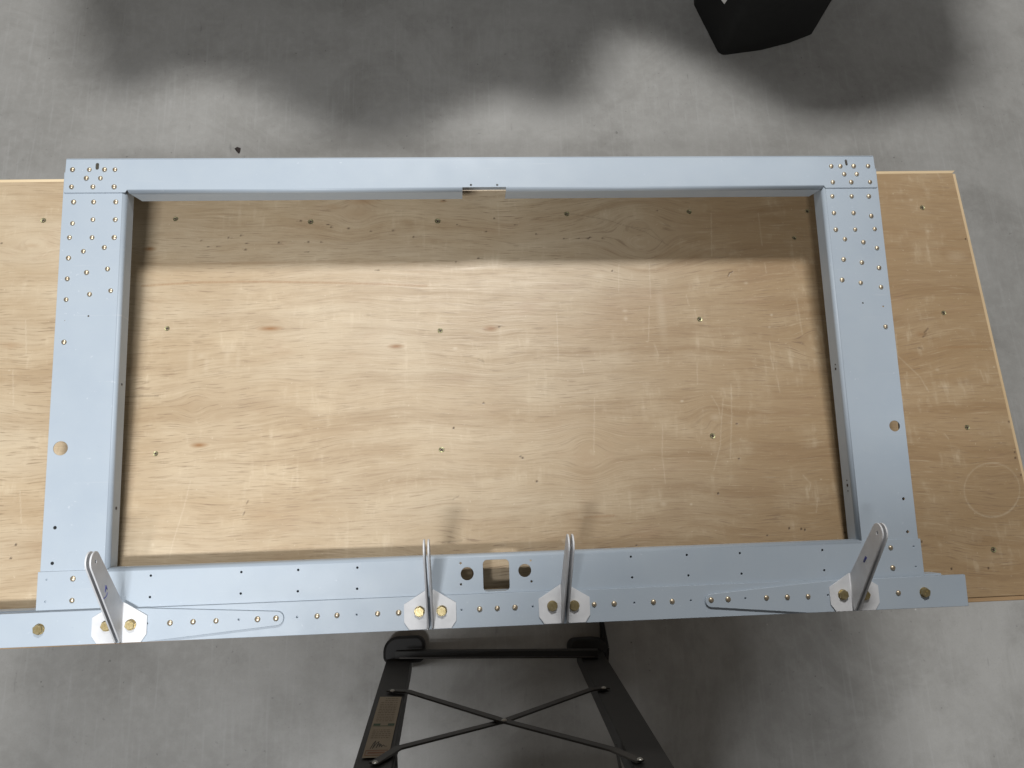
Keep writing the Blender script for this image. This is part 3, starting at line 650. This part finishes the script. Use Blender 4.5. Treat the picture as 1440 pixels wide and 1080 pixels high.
# ------------------------------------------------------------------ unseen cloth rack added beyond the bench, outline shaped to cast the floor shadow
AL = np.array([0.05, 2.15, 3.85])
edge = [(-1.12,1.75),(-1.06,1.50),(-1.00,1.33),(-.89,1.27),(-.80,1.36),(-.60,1.34),(-.46,1.23),(-.31,1.14),(-.15,1.13),(-.03,1.19),(.13,1.29),(.25,1.24),(.31,1.21),(.40,1.27),(.49,1.44),
        (.56,1.53),(.66,1.43),(.82,1.34),(.97,1.22),(1.10,1.18),(1.30,1.21),(1.54,1.28),(1.62,1.42),(1.60,1.62),(1.75,1.80)]
zc = .92
Q = [((1-zc/AL[2])*x+AL[0]*zc/AL[2], (1-zc/AL[2])*y+AL[1]*zc/AL[2]) for x, y in edge]  # floor shadow outline carried up to cloth height towards the lamp
back = [(x, 2.45+.03*math.sin(9*x)) for x, _ in Q]
shade_rack = tag(empty('added_shade_rack', (0.1, 1.9, 0)), 'added unseen rack, its wavy grey cloth shaped to shade the floor beyond the bench', 'rack')
bm = bmesh.new(); rows = []
def fold(i, z): return .012*math.sin(i*1.7+z*30)
for z_, k_ in ((zc-.16, 1.0), (zc-.08, .99), (zc-.015, .98), (zc+.012, .93)):
    rows.append([bm.verts.new((x, y+(1-k_)*.4+(fold(i, z_) if z_ < zc-.1 else 0), z_)) for i, (x, y) in enumerate(Q)])
for t_ in (.25, .5, .75, 1.0):
    rows.append([bm.verts.new((x, y+(yb_-y)*t_, zc+.03+.05*math.sin(3*x+4*t_)*math.sin(5*t_))) for (x, y), (_, yb_) in zip(Q, back)])
rows.append([bm.verts.new((x, yb_+.01, zc-.2)) for x, yb_ in back])
for a_, b_ in zip(rows[:-1], rows[1:]):
    for i in range(len(a_)-1): bm.faces.new((a_[i], a_[i+1], b_[i+1], b_[i])).smooth = True
cl = bmobj('shade_cloth', bm, mat_plain('grey_shade_cloth', (.32,.32,.33), .9, var=.1, bump=.3), shade_rack)
sd = cl.modifiers.new('thick', 'SOLIDIFY'); sd.thickness = .004
for x_ in (-.75, .2, 1.12):
    for y_ in (1.95, 2.38):
        bm = bmesh.new(); box_bm(bm, (x_-.02, y_-.02, 0), (x_+.02, y_+.02, zc-.03), .002); bmobj('shade_rack_post', bm, M['steel'], shade_rack)
# ------------------------------------------------------------------ the photographer on the ladder (above and behind the camera)
per = empty('person', (.06, -.82, .615))
tag(per, 'person in dark clothes standing on the ladder holding a phone over the bench', 'person')
def skin(name, verts, edges, root, mat, parent, sub=2):
    me = bpy.data.meshes.new(name); me.from_pydata([v[:3] for v in verts], edges, []); me.update()
    o = link(name, me, mat, parent); m = o.modifiers.new('skin', 'SKIN'); m.use_smooth_shade = True
    for i, v in enumerate(verts): me.skin_vertices[0].data[i].radius = (v[3], v[4] if len(v) > 4 else v[3]); 
    me.skin_vertices[0].data[root].use_root = True
    u_ = o.modifiers.new('sub', 'SUBSURF'); u_.levels = sub; u_.render_levels = sub; return o
V = [(.04,-.69,1.38,.15,.11),(.03,-.61,1.55,.135,.10),(.02,-.51,1.74,.17,.11),(.00,-.44,1.865,.12,.08),(-.03,-.41,1.92,.055),(-.05,-.40,1.96,.05),(-.06,-.385,2.02,.078,.09),(-.06,-.385,2.10,.075,.09),
     (-.18,-.46,1.855,.058),(-.25,-.57,1.62,.042),(-.12,-.53,1.45,.028),
     (.21,-.44,1.855,.062),(.31,-.36,1.90,.042),(.175,-.165,1.985,.027),
     (-.05,-.72,1.30,.09),(-.06,-.60,1.00,.062),(-.06,-.80,.70,.042),(.14,-.72,1.30,.09),(.16,-.60,1.00,.062),(.16,-.80,.70,.042)]
E_ = [(0,1),(1,2),(2,3),(3,4),(4,5),(5,6),(6,7),(3,8),(8,9),(9,10),(3,11),(11,12),(12,13),(0,14),(14,15),(15,16),(0,17),(17,18),(18,19)]
shirt = mat_plain('dark_shirt_cloth', (.05,.06,.08), .85, bump=.2); skin_m = mat_plain('skin', (.55,.36,.27), .5, var=.06)
body = skin('body', V, E_, 0, shirt, per)
for x_ in (-.06, .16):
    bm = bmesh.new(); box_bm(bm, (x_-.045, -.90, .618), (x_+.045, -.665, .70), .03); bmobj('shoe', bm, M['rubber'], per, True)
hair = bmesh.new(); bmesh.ops.create_uvsphere(hair, u_segments=20, v_segments=12, radius=1)
for v_ in hair.verts: v_.co = Vector((-.06+v_.co.x*.086, -.40+v_.co.y*.102, 2.105+v_.co.z*.085))
bmesh.ops.delete(hair, geom=[v_ for v_ in hair.verts if v_.co.z < 2.06 and v_.co.y > -.42], context='VERTS')
bmobj('hair', hair, mat_plain('brown_hair', (.06,.035,.02), .7, bump=.4), per, True)
phone_m = Matrix(m4.tolist()) @ Matrix.Translation((.058, 0, .012))
bm = bmesh.new(); box_bm(bm, (-.072, -.036, -.004), (.072, .036, .004), .003)
for v_ in bm.verts: v_.co = phone_m @ v_.co
tag(bmobj('phone', bm, M['plastic']), 'black phone held flat over the bench by the person on the ladder', 'phone')
for wr, dirs in (((.175,-.165,1.985), [((.135,-.145,1.985),(.105,-.150,1.982)),((.137,-.125,1.985),(.108,-.120,1.985)),((.142,-.108,1.987),(.115,-.098,1.988)),((.15,-.095,1.99),(.125,-.082,1.99)),((.15,-.178,1.98),(.12,-.175,1.975))]),
                 ((-.12,-.53,1.45), [((-.11,-.47,1.42),(-.10,-.435,1.415)),((-.13,-.47,1.42),(-.125,-.435,1.415)),((-.15,-.475,1.42),(-.15,-.44,1.415)),((-.165,-.485,1.42),(-.17,-.455,1.415)),((-.095,-.50,1.425),(-.075,-.475,1.42))])):
    vv = [(*wr, .024, .018)]; ee = []
    c_ = tuple((wr[i]*.45+dirs[1][0][i]*.55) for i in range(3)); vv.append((*c_, .030, .014)); ee.append((0, 1))
    for a_, b_ in dirs:
        k = len(vv); vv += [(*a_, .0095), (*b_, .0075)]; ee += [(1, k), (k, k+1)]
    skin('hand', vv, ee, 0, skin_m, per)
